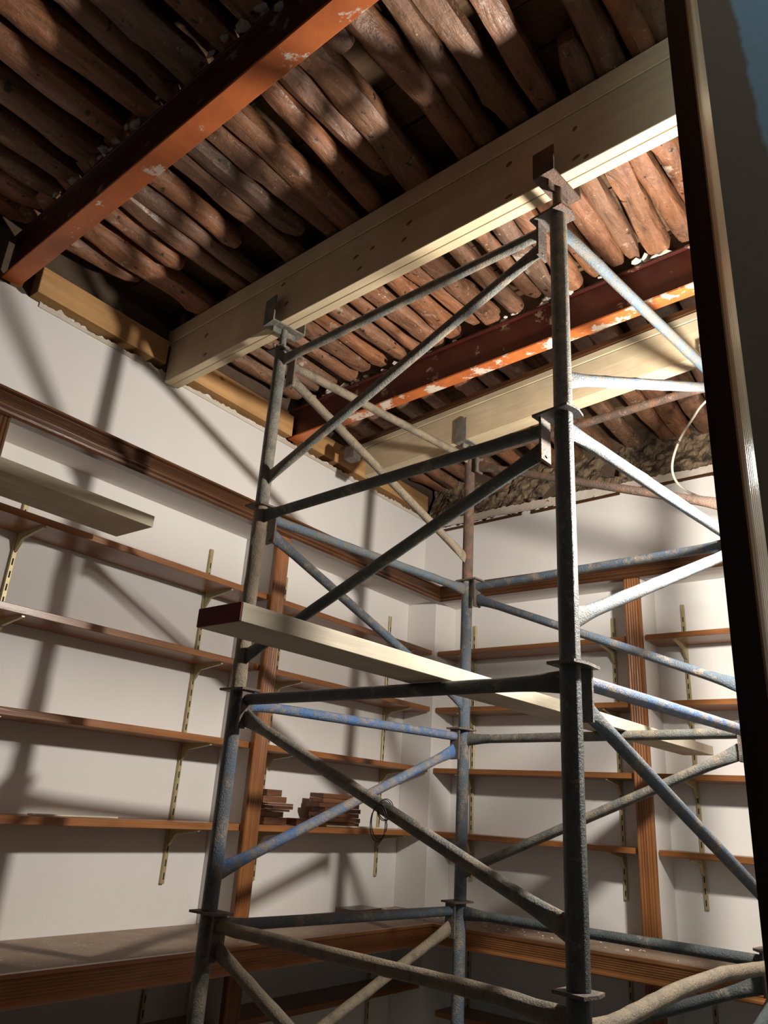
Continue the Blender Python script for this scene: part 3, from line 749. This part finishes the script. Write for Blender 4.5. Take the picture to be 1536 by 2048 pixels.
# ------------------------------------------------------------------ planks
def plank(label, c0, c1, width, z, th, z1=None, red0=False, mat='plank_y'):
    a = Vector((c0[0], c0[1], z)); b = Vector((c1[0], c1[1], z if z1 is None else z1)); d = (b-a); d.z = 0; d.normalize(); n = Vector((-d.y, d.x, 0))
    t = empty('scaffold_plank', (a+b)/2, label, 'plank', 'loose scaffold planks')
    def seg(nm, s0, s1, m):
        p, q = a.lerp(b, s0), a.lerp(b, s1)
        v, f = hexa([p, q, q+n*width, p+n*width] + [w_+Vector((0, 0, th)) for w_ in (p, q, q+n*width, p+n*width)])
        o = mesh(nm, v, f, m, t); bevel_me(o, 0.0012); return o
    if red0:
        e = red0/(b-a).length
        seg('painted_end', 0, e, 'red_end'); seg('plank_body', e, 1, mat)
    else: seg('plank_body', 0, 1, mat)
    return t
plank('pale plank with a dark red painted end lying across the scaffold tower', (1.415, -2.60), (1.52, -0.22), 0.118, zr(0.2835), 0.034, zr(0.2770), red0=0.004)
plank('short end of a second plank jutting in at the left edge of the photo', (0.452, -3.6), (0.45, -2.155), 0.19, zr(0.768), 0.036, zr(0.768))

# ------------------------------------------------------------------ offcuts, wire, cable
z4 = ZS[3]
def block(x, y, z, lx, ly, lz, rot, label, group, mat='offcut'):
    c, s = math.cos(rot), math.sin(rot)
    q = [(x+c*a-s*b, y+s*a+c*b) for a, b in ((-lx/2, -ly/2), (lx/2, -ly/2), (lx/2, ly/2), (-lx/2, ly/2))]
    o = prism('wood_offcut', q, z, z+lz, mat); bevel_me(o, 0.001); tag(o, label, 'wood offcut', group); return o
z = z4+0.001
nth = ['lowest', 'second from the bottom', 'third from the bottom', 'fourth from the bottom', 'fifth from the bottom', 'sixth from the bottom', 'topmost']
for i in range(7):
    block(0.10+rnd(-0.006, 0.006), -0.79+rnd(-0.012, 0.012), z, 0.08, 0.245+rnd(-0.02, 0.01), 0.0175, rnd(-0.03, 0.03), f'brown wood offcut, {nth[i]} of the neat stack on the lowest shelf', 'neatly stacked offcuts'); z += 0.0185
z = z4+0.001
for i, (ly, lz, dy, r) in enumerate(((0.13, 0.026, -0.01, 0.05), (0.10, 0.020, -0.02, -0.15), (0.14, 0.008, 0.0, 0.1), (0.15, 0.012, 0.02, 0.22), (0.15, 0.008, 0.01, 0.05), (0.12, 0.022, -0.02, -0.08), (0.085, 0.024, -0.03, 0.04))):
    block(0.10, -1.165+dy, z, 0.07, ly, lz, r, f'reddish wood offcut, {nth[i]} of the untidy heap beside the pilaster', 'heaped offcuts'); z += lz+0.001
block(0.105, -1.00, z4+0.001, 0.055, 0.12, 0.026, 0.1, 'single reddish wood block lying between the two offcut piles', 'heaped offcuts')
block(0.150, -0.70, z4+0.001, 0.02, 0.36, 0.006, -0.10, 'long thin pale wood strip lying in front of the neat offcut stack', 'loose strips', 'plank_y')
block(0.10, -0.58, CTOP+0.003, 0.11, 0.185, 0.022, 0.02, 'dark flat board lying on the counter near the room corner', 'boards on the counter', 'dark_y')
block(0.115, -2.02, z4+0.001, 0.03, 0.30, 0.005, 0.05, 'thin pale wood strip lying on the lowest shelf at the left', 'loose strips', 'plank_y')
def on_counter():
    return (rnd(0.02, 0.38), rnd(-0.45, -0.25), CTOP+0.003) if random.random() < 0.5 else (rnd(0.2, 1.7), rnd(-0.45, -0.02), CTOP+0.003)
crumbs('plaster_rubble', 260, on_counter, 0.0015, 0.005, 'crumb', None, 'fine plaster crumbs scattered over the dusty counter')
# wire loop hung on the front diagonal brace (A top -> B bottom, level 3)
def loop(c, rx, rz, n, turns, ax, wob):
    pts = []
    for i in range(n*turns+1):
        t = 2*math.pi*i/n
        k = 1+wob*math.sin(3.1*i/n)
        pts.append(c+ax*(math.cos(t)*rx*k)+Vector((0, 0, math.sin(t)*rz*k))+Vector((0, 0.004*math.sin(t*0.7), 0)))
    return pts
dA = (PB-PA).normalized()
ta = PA+dA*0.051+Vector((0, 0, JZ[3]-0.078)); tb = PB-dA*0.013+Vector((0, 0, JZ[2]+0.095))
s_ = 0.545
cw = ta.lerp(tb, s_)
wr = empty('wire_coil', cw-Vector((0, 0, 0.06)), 'thin black wire coil looped around the front diagonal brace', 'wire')
pipe('wire_loop', loop(cw+Vector((0, -0.005, 0.0)), 0.019, 0.022, 26, 2, Vector((0.55, 0.83, 0)), 0.06), 0.0011, 'wire', wr, 6, sub=0.02)
pipe('hanging_wire', loop(cw+Vector((-0.004, -0.022, -0.028)), 0.024, 0.036, 26, 2, dA, 0.10), 0.0011, 'wire', wr, 6, sub=0.02)
# white flex of the work lamp, sagging beside the back wall
def spline(pts, n=8):
    out = []; P = [Vector(p) for p in pts]; P = [P[0]*2-P[1]]+P+[P[-1]*2-P[-2]]
    for i in range(1, len(P)-2):
        for k in range(n):
            t = k/n; a, b, c, d = P[i-1:i+3]
            out.append(0.5*((2*b)+(c-a)*t+(2*a-5*b+4*c-d)*t*t+(3*b-a-3*c+d)*t**3))
    out.append(P[-2]); return out
lamp = empty('work_lamp', LAMP+Vector((0, 0, 0.05)), 'bare hanging work lamp on a white flex beyond the dark door post', 'lamp')
pipe('socket', [LAMP+Vector((0, 0, 0.075)), LAMP+Vector((0, 0, 0.14))], 0.02, 'lamp_body', lamp, 14)
pipe('drop_flex', spline([LAMP+Vector((0, 0, 0.14)), LAMP+Vector((0.0, 0.005, 0.5)), LAMP+Vector((0.01, 0.0, zr(1.81)-2.32))]), 0.0035, 'cable', lamp, 8, sub=0.05)
hl = empty('wall_fill_lamp', WALL_FILL+Vector((0, 0, 0.05)), 'added bulb holder dressing the unseen fill light for the blue partition wall', 'lamp')  # holder and flex added around the fill light
pipe('socket', [WALL_FILL+Vector((0, 0, 0.07)), WALL_FILL+Vector((0, 0, 0.13))], 0.018, 'lamp_body', hl, 14)
pipe('drop_flex', [WALL_FILL+Vector((0, 0, 0.13)), Vector((WALL_FILL.x, WALL_FILL.y, zr(1.80)))], 0.0035, 'cable', hl, 8)
cab = pipe('power_cable', spline([(2.10, -0.62, 3.23), (1.90, -0.60, 3.16), (1.72, -0.60, 3.05), (1.66, -0.60, 2.985), (1.600, -0.6, 2.90), (1.565, -0.6, 2.80), (1.580, -0.6, 2.72), (1.645, -0.6, 2.655), (1.74, -0.6, 2.618), (1.86, -0.6, 2.60), (2.05, -0.6, 2.66), (2.20, -0.62, 2.9), (2.25, -0.62, 3.22)]), 0.0048, 'cable', None, 8, sub=0.05)
tag(cab, 'white electric cable hanging in a loop in front of the back wall', 'cable')
